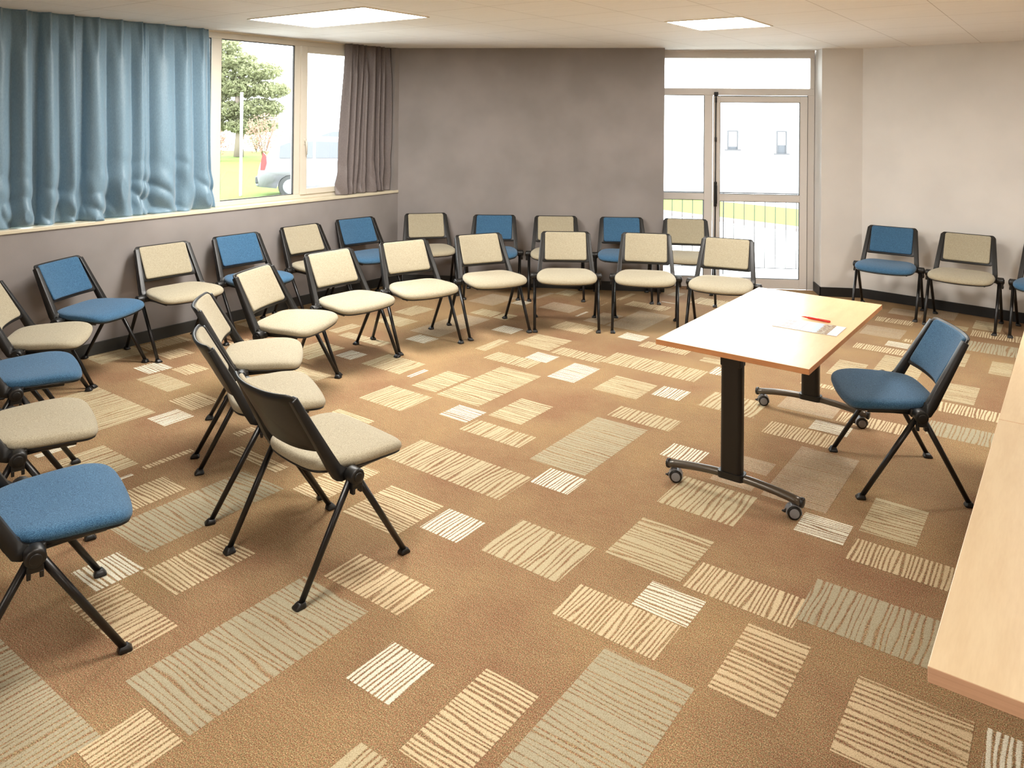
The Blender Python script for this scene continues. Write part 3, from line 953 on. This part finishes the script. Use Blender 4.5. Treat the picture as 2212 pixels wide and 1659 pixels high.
def backframe_mesh():
    m = MB()
    slab(m, 0.2245, BL * 0.245, BL + 0.006, 0.030, -0.006, 0.007,
         ((0.05, 0.0), (0.4, 0.0), (0.75, 0.0), (0.98, 0.0), (0.995, 0.25), (1.0, 0.5), (0.995, 0.8), (0.98, 1.0), (0.75, 1.0), (0.4, 1.0), (0.05, 1.0)))
    # the two uprights with their forward foot
    nn = Vector((0, 0.870, 0.493))
    top = back_pt(0.2249, BL - 0.016, 0.0145)
    tr_ = top - nn * 0.030
    f0 = Vector((0, -0.046, 0.478))
    r0_ = f0 - nn * 0.046
    prof = [(0.035, 0.448), (0.035, 0.410), (-0.036, 0.404), (-0.062, 0.414), (r0_.y, r0_.z), (tr_.y, tr_.z), (top.y, top.z),
            (f0.y, f0.z), (-0.030, 0.456), (-0.012, 0.448)]

    def inner(z):
        t = min(1, max(0, (z - 0.45) / 0.34))
        return 0.224 + (0.1905 - 0.224) * t

    def outer(z):
        t = min(1, max(0, (z - 0.45) / 0.34))
        return 0.260 + (0.2262 - 0.260) * t
    for s in (-1, 1):
        a = [m.bm.verts.new((s * inner(z), y, z)) for y, z in prof]
        b = [m.bm.verts.new((s * outer(z), y, z)) for y, z in prof]
        n = len(prof)
        fs = [m.bm.faces.new(a), m.bm.faces.new(list(reversed(b)))]
        for i in range(n):
            fs.append(m.bm.faces.new((a[(i + 1) % n], a[i], b[i], b[(i + 1) % n])))
        es = list({e for f_ in fs for e in f_.edges})
        bmesh.ops.bevel(m.bm, geom=es, offset=0.0055, segments=3, affect='EDGES', profile=0.5)
    for f_ in m.bm.faces:
        f_.smooth = True
    return m


def hub_mesh(s):
    m = MB()
    m.cyl((s * 0.258, 0, ZH), (s * 0.316, 0, ZH), 0.032, 28, bev=0.007)
    m.cyl((s * 0.314, 0, ZH), (s * 0.321, 0, ZH), 0.019, 24, bev=0.003)
    # linking clip with two claws
    m.box(min(s * 0.292, s * 0.312), max(s * 0.292, s * 0.312), -0.024, 0.024, ZH - 0.046, ZH - 0.022, bevel=0.003)
    for y in (-0.018, 0.018):
        m.box(min(s * 0.290, s * 0.314), max(s * 0.290, s * 0.314), y - 0.006, y + 0.006, ZH - 0.064, ZH - 0.042, bevel=0.002)
    return m


def leg_mesh(s, y):
    m = MB()
    foot = Vector((s * 0.2775, y, 0.010))
    top = Vector((s * 0.282, 0.012 if y > 0 else -0.012, ZH - 0.004))
    m.tube([top, top.lerp(foot, 0.5), foot], 0.0128, 16, rr=[0.0138, 0.0130, 0.0118])
    return m


def glide_mesh(s, y):
    m = MB()
    k_ = 1 if y > 0 else -1
    x = s * 0.2775
    m.ring_loft([[Vector((x + px * 1.15 - s * 0.006, y + py * 1.1, 0.0025)) for px, py in rounded(0.018, 0.021, 0.008, 3)],
                 [Vector((x + px * 1.15 - s * 0.006, y + py * 1.1, 0.007)) for px, py in rounded(0.018, 0.021, 0.008, 3)],
                 [Vector((x + px * 0.8, y - k_ * 0.004 + py * 0.72, 0.024)) for px, py in rounded(0.018, 0.019, 0.008, 3)]])
    return m


def make_chair(cloth, fabric):
    root = empty('stacking_chair', (0, 0, 0))
    seat_mesh(fabric).build('seat', fabric, root)
    sh = MB()
    rings = []
    for sc, z in ((0.86, 0.4215), (0.95, 0.4235), (0.975, 0.429), (0.965, 0.4345)):
        rings.append([Vector((x * sc, 0.07 + (y - 0.07) * sc, z + seat_z(x * sc, y * sc))) for x, y in seat_outline()])
    sh.ring_loft(rings)
    sh.build('seat_shell', M['black_plastic'], root)
    backframe_mesh().build('back_frame', M['black_plastic'], root)
    backpad_mesh().build('back_pad', fabric, root)
    fr_ = MB()
    fr_.cyl((-0.262, 0, ZH - 0.012), (0.262, 0, ZH - 0.012), 0.0125, 16)
    for s in (-1, 1):
        fr_.tube([(s * 0.235, -0.02, ZH - 0.008), (s * 0.215, 0.10, ZH - 0.010), (s * 0.19, 0.22, ZH - 0.022)], 0.009, 12)
    fr_.build('under_frame', M['black_metal'], root)
    for s in (-1, 1):
        hub_mesh(s).build('hinge_hub', M['black_plastic'], root)
        for y in (0.2705, -0.2328):
            leg = leg_mesh(s, y).build('leg', M['black_metal'], root)
            glide_mesh(s, y).build('glide', M['black_plastic'], leg)
    return root


proto_beige = make_chair('beige', M['beige'])
# the blue chair shares every mesh but the two upholstered ones
proto_blue = copy_tree(proto_beige)
for ch in proto_blue.children:
    if ch.name.split('.')[0] in ('seat', 'back_pad'):
        ch.data = ch.data.copy()
        ch.data.materials[0] = M['blue']

OUT = 'chairs of the outer row along the walls'
INN = 'beige chairs of the inner curved row'
RGT = 'chairs against the cream wall'
CHAIRS = [
    ('O1', 'blue', 'blue chair nearest the camera on the left edge of the photo', OUT),
    ('O2', 'beige', 'beige chair between two blue ones at the left photo edge', OUT),
    ('O3', 'blue', 'blue chair at the left edge behind the two nearest left chairs', OUT),
    ('O4', 'beige', 'beige chair at the left edge with half its backrest cut off', OUT),
    ('O5', 'blue', 'blue chair by the window wall below the left half of the blue curtain', OUT),
    ('O6', 'beige', 'beige chair by the window wall, first beige one below the blue curtain', OUT),
    ('O7', 'blue', 'blue chair by the window wall below the uncurtained window pane', OUT),
    ('O8', 'beige', 'beige chair by the window wall between two blue ones', OUT),
    ('O9', 'blue', 'blue chair by the window wall closest to the room corner', OUT),
    ('O10', 'beige', 'beige chair against the dark wall right beside the room corner', OUT),
    ('O11', 'blue', 'blue chair against the dark wall, the left one of two blue there', OUT),
    ('O12', 'beige', 'beige chair against the middle of the dark wall between two blue ones', OUT),
    ('O13', 'blue', 'blue chair against the dark wall, next to the glass door', OUT),
    ('O14', 'beige', 'brownish beige chair standing in front of the glass door', OUT),
    ('I1', 'beige', 'beige chair nearest the camera showing its whole black back', INN),
    ('I2', 'beige', 'beige chair second from the camera in the inner row, seen edge on', INN),
    ('I3', 'beige', 'beige inner row chair third from the camera with narrow visible back pad', INN),
    ('I4', 'beige', 'beige inner row chair fourth from the camera, its bright seat turned right', INN),
    ('I5', 'beige', 'beige inner row chair fifth from the camera, in front of a beige wall chair', INN),
    ('I6', 'beige', 'beige inner row chair in front of the room corner, sixth from the camera', INN),
    ('I7', 'beige', 'beige inner row chair in front of the left blue chair at the dark wall', INN),
    ('I8', 'beige', 'beige inner row chair facing the camera squarely, before the dark wall', INN),
    ('I9', 'beige', 'beige inner row chair before the right end of the dark wall', INN),
    ('I10', 'beige', 'beige inner row chair last at the right, touching the table corner in view', INN),
    ('R1', 'blue', 'dark blue chair against the cream wall, the leftmost there', RGT),
    ('R2', 'beige', 'grey beige chair against the cream wall', RGT),
    ('R3', 'blue', 'blue chair against the cream wall cut by the right photo edge', RGT),
    ('D1', 'blue', 'blue chair drawn up behind the beech table, facing left', None),
]
# a few centimetres of air between the backrests and the walls
SHIFT = {}
for k_, v_ in (('O5', 0.03), ('O6', 0.065), ('O8', 0.05)):
    SHIFT[k_] = (CA * v_, -SA * v_)
for k_, v_ in (('O10', 0.045), ('O13', 0.05), ('O12', 0.01), ('O14', 0.02)):
    SHIFT[k_] = (0.0, -v_)
SHIFT['R3'] = (0.024, -0.019)
used = {'beige': False, 'blue': False}
for key, colr, label, grp in CHAIRS:
    src = proto_beige if colr == 'beige' else proto_blue
    o = src if not used[colr] else copy_tree(src)
    used[colr] = True
    x, y, rz = POSES[key]
    sx, sy = SHIFT.get(key, (0, 0))
    x, y = x + sx, y + sy
    o.location = (x, y, 0)
    o.rotation_euler = (0, 0, rz)
    if 'group' in o:
        del o['group']
    tag(o, label, 'chair', grp)

# ------------------------------------------------------------------ tables
def caster(parent, x, y, rz, brake):
    mtx = Matrix.Translation((x, y, 0)) @ Matrix.Rotation(rz, 4, 'Z')
    m = MB()
    for s in (-1, 1):
        m.cyl(mtx @ Vector((s * 0.008, 0, 0.0315)), mtx @ Vector((s * 0.024, 0, 0.0315)), 0.0315, 28, bev=0.004)
    c = m.build('caster', M['black_plastic'], parent)
    m = MB()
    for s in (-1, 1):
        m.cyl(mtx @ Vector((s * 0.022, 0, 0.0315)), mtx @ Vector((s * 0.0265, 0, 0.0315)), 0.0225, 24, bev=0.0015)
    m.build('hub_cap', M['grey_plastic'], c)
    m = MB()
    pts = []
    for i in range(11):
        t = math.radians(-15 + 210 * i / 10)
        pts.append((0.0365 * math.cos(t), 0.0315 + 0.0365 * math.sin(t)))
    for i in range(10, -1, -1):
        t = math.radians(-15 + 210 * i / 10)
        pts.append((0.0335 * math.cos(t), 0.0315 + 0.0335 * math.sin(t)))
    a = [m.bm.verts.new(mtx @ Vector((-0.020, y_, z_))) for y_, z_ in pts]
    b = [m.bm.verts.new(mtx @ Vector((0.020, y_, z_))) for y_, z_ in pts]
    n = len(pts)
    m.bm.faces.new(a)
    m.bm.faces.new(list(reversed(b)))
    for i in range(n):
        m.bm.faces.new((a[(i + 1) % n], a[i], b[i], b[(i + 1) % n]))
    m.cyl(mtx @ Vector((0, 0.0, 0.060)), mtx @ Vector((0, 0.0, 0.085)), 0.008, 14)
    m.build('caster_hood', M['grey_plastic'], c)
    if brake:
        m = MB()
        m.tube([mtx @ Vector((0, -0.026, 0.040)), mtx @ Vector((0, -0.042, 0.030)), mtx @ Vector((0, -0.052, 0.033))], 0.008, 10, rr=[0.009, 0.007, 0.004])
        m.build('brake_lever', M['black_plastic'], c)
    return c


def flip_table(name, label, centre, rz, hx, hy, top_m, edge_m, legs, foot_half, th=0.027, col_w=0.042, group=None):
    """hx half depth (along local x), hy half length (along local y)"""
    t = empty(name, (centre[0], centre[1], 0), rz, label, 'table', group)
    m = MB()
    m.box(-hx, hx, -hy, hy, 0.74 - th, 0.74, mi=0, bevel=0.0018)
    for f_ in m.bm.faces:
        f_.normal_update()
        if abs(f_.normal.z) < 0.5:
            f_.material_index = 1
    m.build('tabletop', [top_m, edge_m], t)
    for (ly, cx) in legs:
        lg = MB()
        lg.prism([(cx + px, ly + py) for px, py in rounded(0.054, 0.031, 0.022, 6)], 0.125, 0.69)
        leg = lg.build('leg', M['black_metal'], t)
        k_ = MB()
        k_.prism([(cx + px, ly + py) for px, py in rounded(0.066, 0.036, 0.022, 6)], 0.104, 0.136)
        k_.build('leg_collar', M['black_plastic'], leg)
        k_ = MB()
        k_.box(cx - 0.052, cx + 0.052, ly - 0.034, ly + 0.034, 0.655, 0.700, bevel=0.004)
        k_.box(cx - 0.22, cx + 0.22, ly - 0.022, ly + 0.022, 0.700, 0.74 - th, bevel=0.003)
        k_.box(cx + 0.05, cx + 0.115, ly - 0.014, ly + 0.014, 0.690, 0.704, bevel=0.003)
        k_.build('tilt_bracket', M['black_plastic'], leg)
        a = MB()
        n = 22
        pts, rr = [], []
        for i in range(n + 1):
            u = -1 + 2 * i / n
            pts.append((cx + u * foot_half, ly, 0.116 - 0.032 * u * u))
            rr.append(0.0235)
        a.tube(pts, 0.0205, 20, rr=rr, flat=0.8)
        foot = a.build('foot', M['bronze'], t)
        for s in (-1, 1):
            e = MB()
            e.cyl((cx + s * (foot_half - 0.004), ly, 0.0845), (cx + s * (foot_half + 0.014), ly, 0.0830), 0.0238, 20, bev=0.005)
            e.build('end_cap', M['black_plastic'], foot)
            caster(foot, cx + s * (foot_half - 0.035), ly, math.radians(-66 if s < 0 else -60), True)
    m = MB()
    (l0, c0), (l1, c1) = legs
    m.box(c0 - 0.022, c0 + 0.022, l0, l1, 0.665, 0.690, bevel=0.003)
    m.build('rail', M['black_metal'], t)
    return t


TC = (1.395, 4.322)
TR = math.radians(54.0 - 90.0)
flip_table('flip_top_table', 'beech flip-top table on casters with brochure and pen', TC, TR, 0.384, 0.752, M['beech'], M['beech_edge'],
           ((-0.655, -0.012), (0.655, -0.012)), 0.335)
dl = Vector((math.cos(math.radians(54.32)), math.sin(math.radians(54.32)), 0))
dp = Vector((dl.y, -dl.x, 0))
D00 = Vector((0.834, 1.611, 0))
for i, (l0, ln, lab) in enumerate(((0.0, 1.625, 'pale maple table top nearest the camera at the right edge'),
                                   (1.628, 1.66, 'second pale table beyond the nearest one at the right edge'))):
    c = D00 + dl * (l0 + ln / 2) + dp * 0.40
    flip_table('side_table', lab, (c.x, c.y), math.radians(54.32 - 90), 0.40, ln / 2, M['maple'], M['maple_edge'],
               ((-ln / 2 + 0.16, 0.0), (ln / 2 - 0.16, 0.0)), 0.33, th=0.034, group='maple tables in a row at the right edge')

# brochure on the beech table
M['paper'] = mat_plain('glossy_paper', (0.86, 0.87, 0.90), 0.6)
g = G('harbour_photo_print')
v_ = g.coord()
n_ = g.noise(v_, 60, 4, 0.7)
s_ = g.sep(v_)
ph_ = g.ramp(n_, [(0.35, (0.45, 0.33, 0.28)), (0.46, (0.62, 0.50, 0.38)), (0.54, (0.70, 0.66, 0.55)), (0.7, (0.80, 0.84, 0.88))])
sky_ = g.ramp(g.math('ADD', g.math('MULTIPLY', s_[0], 8.0), 0.45), [(0.25, (0.50, 0.64, 0.84)), (0.6, (0.74, 0.82, 0.92))])
M['print_photo'] = g.set(g.mix(g.math('GREATER_THAN', g.math('ADD', s_[0], g.math('MULTIPLY', n_, 0.05)), 0.085), sky_, ph_), 0.3)
M['print_red'] = mat_plain('pale_red_print', (0.80, 0.52, 0.52), 0.4)
M['print_blue'] = mat_plain('pale_blue_print', (0.52, 0.58, 0.74), 0.4)
bro = empty('brochure', (1.517, 4.192, 0.7402), math.radians(-35.5), 'open glossy leaflet lying beside the red pen on the beech table', 'leaflet')
m = MB()
m.box(-0.168, 0.168, -0.105, 0.105, 0, 0.0022)
m.build('paper_sheet', M['paper'], bro)
MB().box(0.018, 0.118, -0.105, 0.105, 0.0022, 0.0025).build('printed_photo', M['print_photo'], bro)
m = MB()
for r_ in range(3):
    for c__ in range(3):
        x0 = -0.150 + r_ * 0.024
        y0 = -0.085 + c__ * 0.060
        for q in range(3):
            m.box(x0 + q * 0.006, x0 + q * 0.006 + 0.002, y0, y0 + 0.040, 0.0022, 0.0024, mi=0 if r_ != 0 else 1)
for q in range(2):
    m.box(-0.055 + q * 0.03, -0.0535 + q * 0.03, -0.09, 0.08, 0.0022, 0.0024, mi=1)
m.build('printed_text', [M['print_red'], M['print_blue']], bro)

M['pen_red'] = mat_plain('red_pen_plastic', (0.86, 0.20, 0.12), 0.3)
pen = empty('pen', (1.603, 4.328, 0.7475), math.radians(-43), 'red ballpoint pen beside the leaflet on the beech table', 'pen')
m = MB()
m.tube([(-0.052, 0, 0), (-0.040, 0, 0), (0.05, 0, 0), (0.076, 0, 0), (0.082, 0, 0)], 0.006, 16, rr=[0.0042, 0.0062, 0.0066, 0.0066, 0.0052])
m.build('barrel', M['pen_red'], pen)
m = MB()
m.tube([(-0.082, 0, -0.001), (-0.070, 0, 0), (-0.051, 0, 0)], 0.004, 14, rr=[0.0012, 0.0030, 0.0043])
m.build('tip', M['pen_red'], pen)
m = MB()
m.box(-0.030, 0.012, -0.0026, 0.0026, 0.0058, 0.0069)
m.build('printed_band', M['paper'], pen)

# ------------------------------------------------------------------ outside
M['grass'] = mat_plain('lawn', (0.37, 0.44, 0.20), 0.9, 0.1, 0, 0.3, 40)
M['paving'] = mat_plain('pale_paving', (0.82, 0.81, 0.80), 0.9, 0.1)
M['kerb'] = mat_plain('kerb_stone', (0.62, 0.56, 0.54), 0.9, 0.1)
M['facade'] = mat_plain('white_facade', (0.90, 0.90, 0.90), 0.9, 0.1)
M['house_frame'] = mat_plain('grey_house_frame', (0.33, 0.33, 0.34), 0.8, 0.1)
M['facade_glass'] = mat_plain('grey_house_glass', (0.30, 0.31, 0.33), 0.4, 0.2)
M['rail_grey'] = mat_plain('grey_railing', (0.27, 0.27, 0.28), 0.6, 0.2)
M['bark'] = mat_plain('pine_bark', (0.55, 0.50, 0.46), 0.9, 0.1)
def mat_leaf(name, colour):
    m_ = mat_plain(name, colour, 0.9, 0.05)
    t_ = m_.node_tree
    tl = t_.nodes.new('ShaderNodeBsdfTranslucent')
    tl.inputs[0].default_value = lin(colour)
    mx_ = t_.nodes.new('ShaderNodeMixShader')
    mx_.inputs[0].default_value = 0.5
    t_.links.new(t_.nodes['Principled BSDF'].outputs[0], mx_.inputs[1])
    t_.links.new(tl.outputs[0], mx_.inputs[2])
    t_.links.new(mx_.outputs[0], t_.nodes['Material Output'].inputs[0])
    return m_


M['leaf'] = mat_leaf('pine_needles', (0.60, 0.61, 0.48))
M['leaf_red'] = mat_leaf('reddish_twigs', (0.70, 0.58, 0.52))
M['car_white'] = mat_plain('white_car_paint', (0.47, 0.47, 0.49), 0.35, 0.5)
M['car_grey'] = mat_plain('grey_bumper', (0.22, 0.22, 0.24), 0.5)
M['car_red'] = mat_plain('red_lamp_lens', (0.80, 0.16, 0.16), 0.3)
M['car_glass'] = mat_plain('car_glass', (0.30, 0.31, 0.33), 0.2)
M['tyre'] = mat_plain('tyre_rubber', (0.22, 0.22, 0.22), 0.8)
M['post'] = mat_plain('white_post_paint', (0.90, 0.91, 0.91), 0.5)

gd = MB()
gd.box(-70, 60, 9.35, 95, -0.50, -0.32)
tag(gd.build('trim_3', M['paving']), 'pale paved ground outside', kind='structure')
tr = MB()
tr.prism([p for p in ((1.25, 8.60), (9.0, 7.8), (9.6, 9.34), (1.25, 9.60))], -0.32, -0.012)
tag(tr.build('trim_4', M['paving']), 'pale terrace outside the glass door', kind='structure')
tr = MB()
tr.prism([(1.0, 9.62), (9.6, 9.36), (24, 30), (1.0, 40)], -0.31, -0.03)
tag(tr.build('trim_5', M['paving']), 'raised pale path beyond the railing', kind='structure')
lw_ = MB()
lw_.prism([(2.2, 15.7), (5.4, 12.2), (6.6, 14.6), (2.6, 18.6)], -0.03, 0.0)
tag(lw_.build('lawn', M['grass']), 'narrow strip of grass seen through the glass door', 'lawn', kind='stuff')
kb = MB()
kb.prism([(2.15, 15.35), (5.35, 11.85), (5.4, 12.2), (2.2, 15.7)], -0.03, 0.015)
tag(kb.build('trim_6', M['kerb']), 'pinkish kerb in front of the grass strip beyond the door', kind='structure')
lw_ = MB()
lw_.prism([(-30, 12), (-6.7, 12), (-6.1, 19.0), (-9.6, 30.0), (-10.5, 42.0), (-40, 46)], -0.32, -0.28)
tag(lw_.build('lawn', M['grass']), 'bright lawn seen through the window', 'lawn', kind='stuff')

# railing beyond the door
rl = empty('railing', (0, 0, 0), 0, 'thin grey bar railing outside the glass door', 'railing')
r0, r1 = Vector((1.20, 9.36, 0)), Vector((4.4, 9.03, 0))
rd = (r1 - r0).normalized()
rlen = (r1 - r0).length
m = MB()
m.cyl(r0 + Vector((0, 0, 0.965)), r1 + Vector((0, 0, 0.965)), 0.008, 10)
m.cyl(r0 + Vector((0, 0, 0.075)), r1 + Vector((0, 0, 0.075)), 0.005, 10)
m.build('rail', M['rail_grey'], rl)
for i in range(27):
    p = r0 + rd * (0.02 + i * 0.1215)
    hi_ = 0.965
    m = MB()
    m.cyl(p + Vector((0, 0, -0.012 if i % 9 == 0 else 0.075)), p + Vector((0, 0, hi_)), 0.0045 if i % 9 else 0.007, 8)
    m.build('bar', M['rail_grey'], rl)

# house across the yard
hs = empty('house', (0, 0, 0), 0, 'white rendered house across the yard seen through the door', 'house')
m = MB()
hx0, hx1, hy = 1.0, 30.0, 30.0
m.box(hx0, hx1, hy, hy + 6, -0.32, 7.5)
m.build('wall', M['facade'], hs)
for (px0, px1, py0, py1, gl) in ((1680, 1697, 268, 314, 296), (1574, 1592, 268, 306, 300)):
    def at_(px, py):
        return ((px - 1149.3) / 1662.8 * (hy - 0.0), 1.88 - (py - 235) / 1662.8 * hy)
    x0, z1 = at_(px0, py0)
    x1, z0 = at_(px1, py1)
    m = MB()
    t = 0.05
    m.box(x0 - t, x1 + t, hy - 0.05, hy, z1, z1 + t)
    m.box(x0 - t * 3, x1 + t * 3, hy - 0.10, hy, z0 - t, z0)
    m.box(x0 - t, x0, hy - 0.05, hy, z0, z1)
    m.box(x1, x1 + t, hy - 0.05, hy, z0, z1)
    fw = m.build('house_window', M['house_frame'], hs)
    zz = at_(0, gl)[1]
    MB().box(x0, x1, hy - 0.02, hy - 0.001, z0, zz).build('pane', M['facade_glass'], fw)

# sign post on the lawn
sp = empty('post', (-7.46, 19.77, -0.28), 0, 'white slender post on the lawn outside the window', 'post')
m = MB()
m.cyl((0, 0, 0), (0, 0, 2.66), 0.036, 16, bev=0.008)
m.build('pole', M['post'], sp)
m = MB()
m.box(0.03, 0.075, -0.02, 0.02, 1.20, 1.45, bevel=0.004)
m.build('box', M['post'], sp)


# cars
def car(name, loc, rz, label, mirror=False):
    c = empty(name, loc, rz, label, 'car', 'pale cars parked on the lawn outside')
    # side profile along local x: rear at x=0, nose at x=4.2 ; z up
    prof = [(0.02, 0.30), (-0.02, 0.52), (0.00, 0.70), (0.06, 0.92), (0.16, 1.02), (0.42, 1.40), (0.62, 1.47), (1.3, 1.52), (2.0, 1.49),
            (2.45, 1.36), (3.05, 1.02), (3.5, 0.95), (3.95, 0.82), (4.15, 0.62), (4.18, 0.40), (4.10, 0.26)]
    arch = []
    for cx_ in (3.42, 0.78):
        for i in range(9):
            t_ = math.radians(0 + 180 * i / 8)
            arch.append((cx_ + 0.36 * math.cos(t_), 0.26 + 0.34 * math.sin(t_)))
    low = prof + arch[:9] + arch[9:] + []
    m_ = MB()
    rings = []
    for (y, ins) in ((-0.86, 0.07), (-0.845, 0.02), (-0.80, 0.0), (0.0, -0.02), (0.80, 0.0), (0.845, 0.02), (0.86, 0.07)):
        ring = []
        for (x, z) in low:
            k_ = max(0.0, z - 0.95) * 0.30
            yy = y * (1 - k_ * 0.55)
            cxm = 2.1
            ring.append(Vector((cxm + (x - cxm) * (1 - ins * 0.25), yy, z - (ins * 0.35 if z > 1.3 else 0))))
        rings.append(ring)
    m_.ring_loft(rings)
    m_.build('body', M['car_white'], c)
    w_ = MB()
    for s in (-1, 1):
        q = [(0.50, 1.02), (0.52, 1.32), (0.72, 1.40), (1.3, 1.43), (1.3, 1.02)]
        q2 = [(1.38, 1.02), (1.38, 1.43), (2.0, 1.41), (2.38, 1.28), (2.72, 1.02)]
        for qq in (q, q2):
            a_ = [w_.bm.verts.new((x, s * (0.872 * (1 - max(0, z - 0.95) * 0.165)), z)) for x, z in qq]
            b_ = [w_.bm.verts.new((x, s * (0.845 * (1 - max(0, z - 0.95) * 0.165)), z)) for x, z in qq]
            w_.bm.faces.new(a_)
            w_.bm.faces.new(list(reversed(b_)))
            for i in range(5):
                w_.bm.faces.new((a_[i], b_[i], b_[(i + 1) % 5], a_[(i + 1) % 5]))
    w_.build('side_window', M['car_glass'], c)
    b_ = MB()
    b_.box(-0.06, 0.40, -0.80, 0.80, 0.30, 0.52, bevel=0.05)
    b_.build('rear_bumper', M['car_white'], c)
    b_ = MB()
    b_.box(-0.07, 0.30, -0.82, 0.82, 0.38, 0.56, bevel=0.03)
    b_.build('bumper_insert', M['car_grey'], c)
    b_ = MB()
    b_.box(3.9, 4.24, -0.80, 0.80, 0.26, 0.56, bevel=0.06)
    b_.build('front_bumper', M['car_grey'], c)
    b_ = MB()
    for s in (-1, 1):
        q_ = [(0.06, 0.72), (0.16, 0.72), (0.20, 0.90), (0.18, 1.10), (0.12, 1.16), (0.07, 0.95)]
        a_ = [b_.bm.verts.new((x, s * 0.800, z)) for x, z in q_]
        c_2 = [b_.bm.verts.new((x, s * 0.872, z)) for x, z in q_]
        b_.bm.faces.new(a_)
        b_.bm.faces.new(list(reversed(c_2)))
        for i in range(6):
            b_.bm.faces.new((a_[i], c_2[i], c_2[(i + 1) % 6], a_[(i + 1) % 6]))
    b_.build('tail_lamp', M['car_red'], c)
    b_ = MB()
    b_.box(-0.085, -0.05, -0.62, -0.50, 0.42, 0.52, bevel=0.01)
    b_.build('reflector', M['car_red'], c)
    for cx_ in (0.78, 3.42):
        for s in (-1, 1):
            wl_ = MB()
            wl_.cyl((cx_, s * 0.66, 0.30), (cx_, s * 0.85, 0.30), 0.30, 28, bev=0.03)
            ww = wl_.build('wheel', M['tyre'], c)
            wl_ = MB()
            wl_.cyl((cx_, s * 0.83, 0.30), (cx_, s * 0.865, 0.30), 0.19, 20, bev=0.02)
            wl_.build('hub_cap', M['car_white'], ww)
    return c


car('parked_car', (-6.95, 19.9, -0.28), math.radians(12), 'white hatchback with red tail lamp and grey bumper outside the window')
car('parked_car', (-6.1, 31.4, -0.28), math.radians(196), 'second white car farther off, its grey nose on the lawn')


# trees and shrubs
def tufts(mb, centre, rad, n, size, seed):
    rnd = random.Random(seed)
    for i in range(n):
        while True:
            p = Vector((rnd.uniform(-1, 1), rnd.uniform(-1, 1), rnd.uniform(-1, 1)))
            if p.length < 1 and p.length > 0.35:
                break
        c = Vector((p.x * rad[0], p.y * rad[1], p.z * rad[2])) + centre
        for k_ in range(3):
            d = Vector((rnd.gauss(0, 1), rnd.gauss(0, 1), rnd.gauss(0, 0.7))).normalized()
            e = Vector((rnd.gauss(0, 1), rnd.gauss(0, 1), rnd.gauss(0, 1))).normalized()
            s = size * rnd.uniform(0.5, 1.2)
            v0 = mb.bm.verts.new(c + d * s)
            v1 = mb.bm.verts.new(c - d * s * 0.6 + e * s * 0.45)
            v2 = mb.bm.verts.new(c - d * s * 0.6 - e * s * 0.45)
            mb.bm.faces.new((v0, v1, v2))


tree = empty('pine_tree', (-14.0, 36.8, -0.26), 0, 'pale green pine tree behind the post on the lawn', 'tree')
m = MB()
m.tube([(0, 0, 0), (0.05, 0, 1.2), (-0.1, 0, 2.4), (0.0, 0.1, 4.4)], 0.2, 12, rr=[0.24, 0.19, 0.15, 0.06])
for (z, dx, dz, L) in ((1.6, 1, 0.25, 1.9), (2.2, -1, 0.3, 2.0), (2.8, 1, 0.5, 1.6), (3.2, -1, 0.4, 1.4)):
    m.tube([(0, 0, z), (dx * L * 0.5, 0.1, z + dz * 0.8), (dx * L, 0.15, z + dz)], 0.05, 8, rr=[0.07, 0.05, 0.02])
m.build('trunk', M['bark'], tree)
m = MB()
for i, (x, z, rx, rz_, n) in enumerate(((-0.9, 5.3, 1.0, 0.5, 420), (-2.2, 4.7, 1.0, 0.5, 420), (-0.3, 4.6, 1.1, 0.45, 420), (0.9, 4.1, 1.2, 0.45, 460), (-1.2, 3.9, 1.2, 0.5, 460), (0.2, 3.3, 1.3, 0.5, 620),
                                       (1.5, 3.2, 0.9, 0.4, 380), (-1.5, 3.0, 1.1, 0.5, 500), (0.9, 2.3, 1.2, 0.5, 620), (-0.8, 2.2, 1.3, 0.5, 700),
                                       (0.3, 1.5, 1.0, 0.45, 520), (-1.6, 1.5, 1.0, 0.5, 460), (1.1, 1.5, 0.7, 0.35, 260))):
    tufts(m, Vector((x, 0.1, z)), (rx, 1.0, rz_), n * 2, 0.13, i)
m.build('foliage', M['leaf'], tree)
for i, (x, y, h, wd, mt, lab) in enumerate(((-13.8, 33.5, 1.3, 0.7, 'leaf_red', 'reddish twiggy shrub left of the white post'),
                                            (-11.9, 34.2, 1.9, 0.9, 'leaf_red', 'reddish bare shrub behind the two cars'),
                                            (-14.6, 40.8, 1.4, 0.8, 'leaf', 'low green shrub behind the white post'))):
    sh = empty('shrub', (x, y, -0.26), 0, lab, 'shrub')
    m = MB()
    rnd = random.Random(40 + i)
    for k_ in range(16):
        a = rnd.uniform(0, 6.28)
        m.tube([(0, 0, 0), (math.cos(a) * wd * 0.3, math.sin(a) * wd * 0.3, h * 0.5), (math.cos(a) * wd * 0.7, math.sin(a) * wd * 0.7, h * rnd.uniform(0.7, 1.1))], 0.015, 6)
    m.build('stems', M['bark'] if mt == 'leaf' else M['leaf_red'], sh)
    m = MB()
    tufts(m, Vector((0, 0, h * 0.6)), (wd, wd, h * 0.5), 420, 0.07, 60 + i)
    m.build('foliage', M[mt], sh)
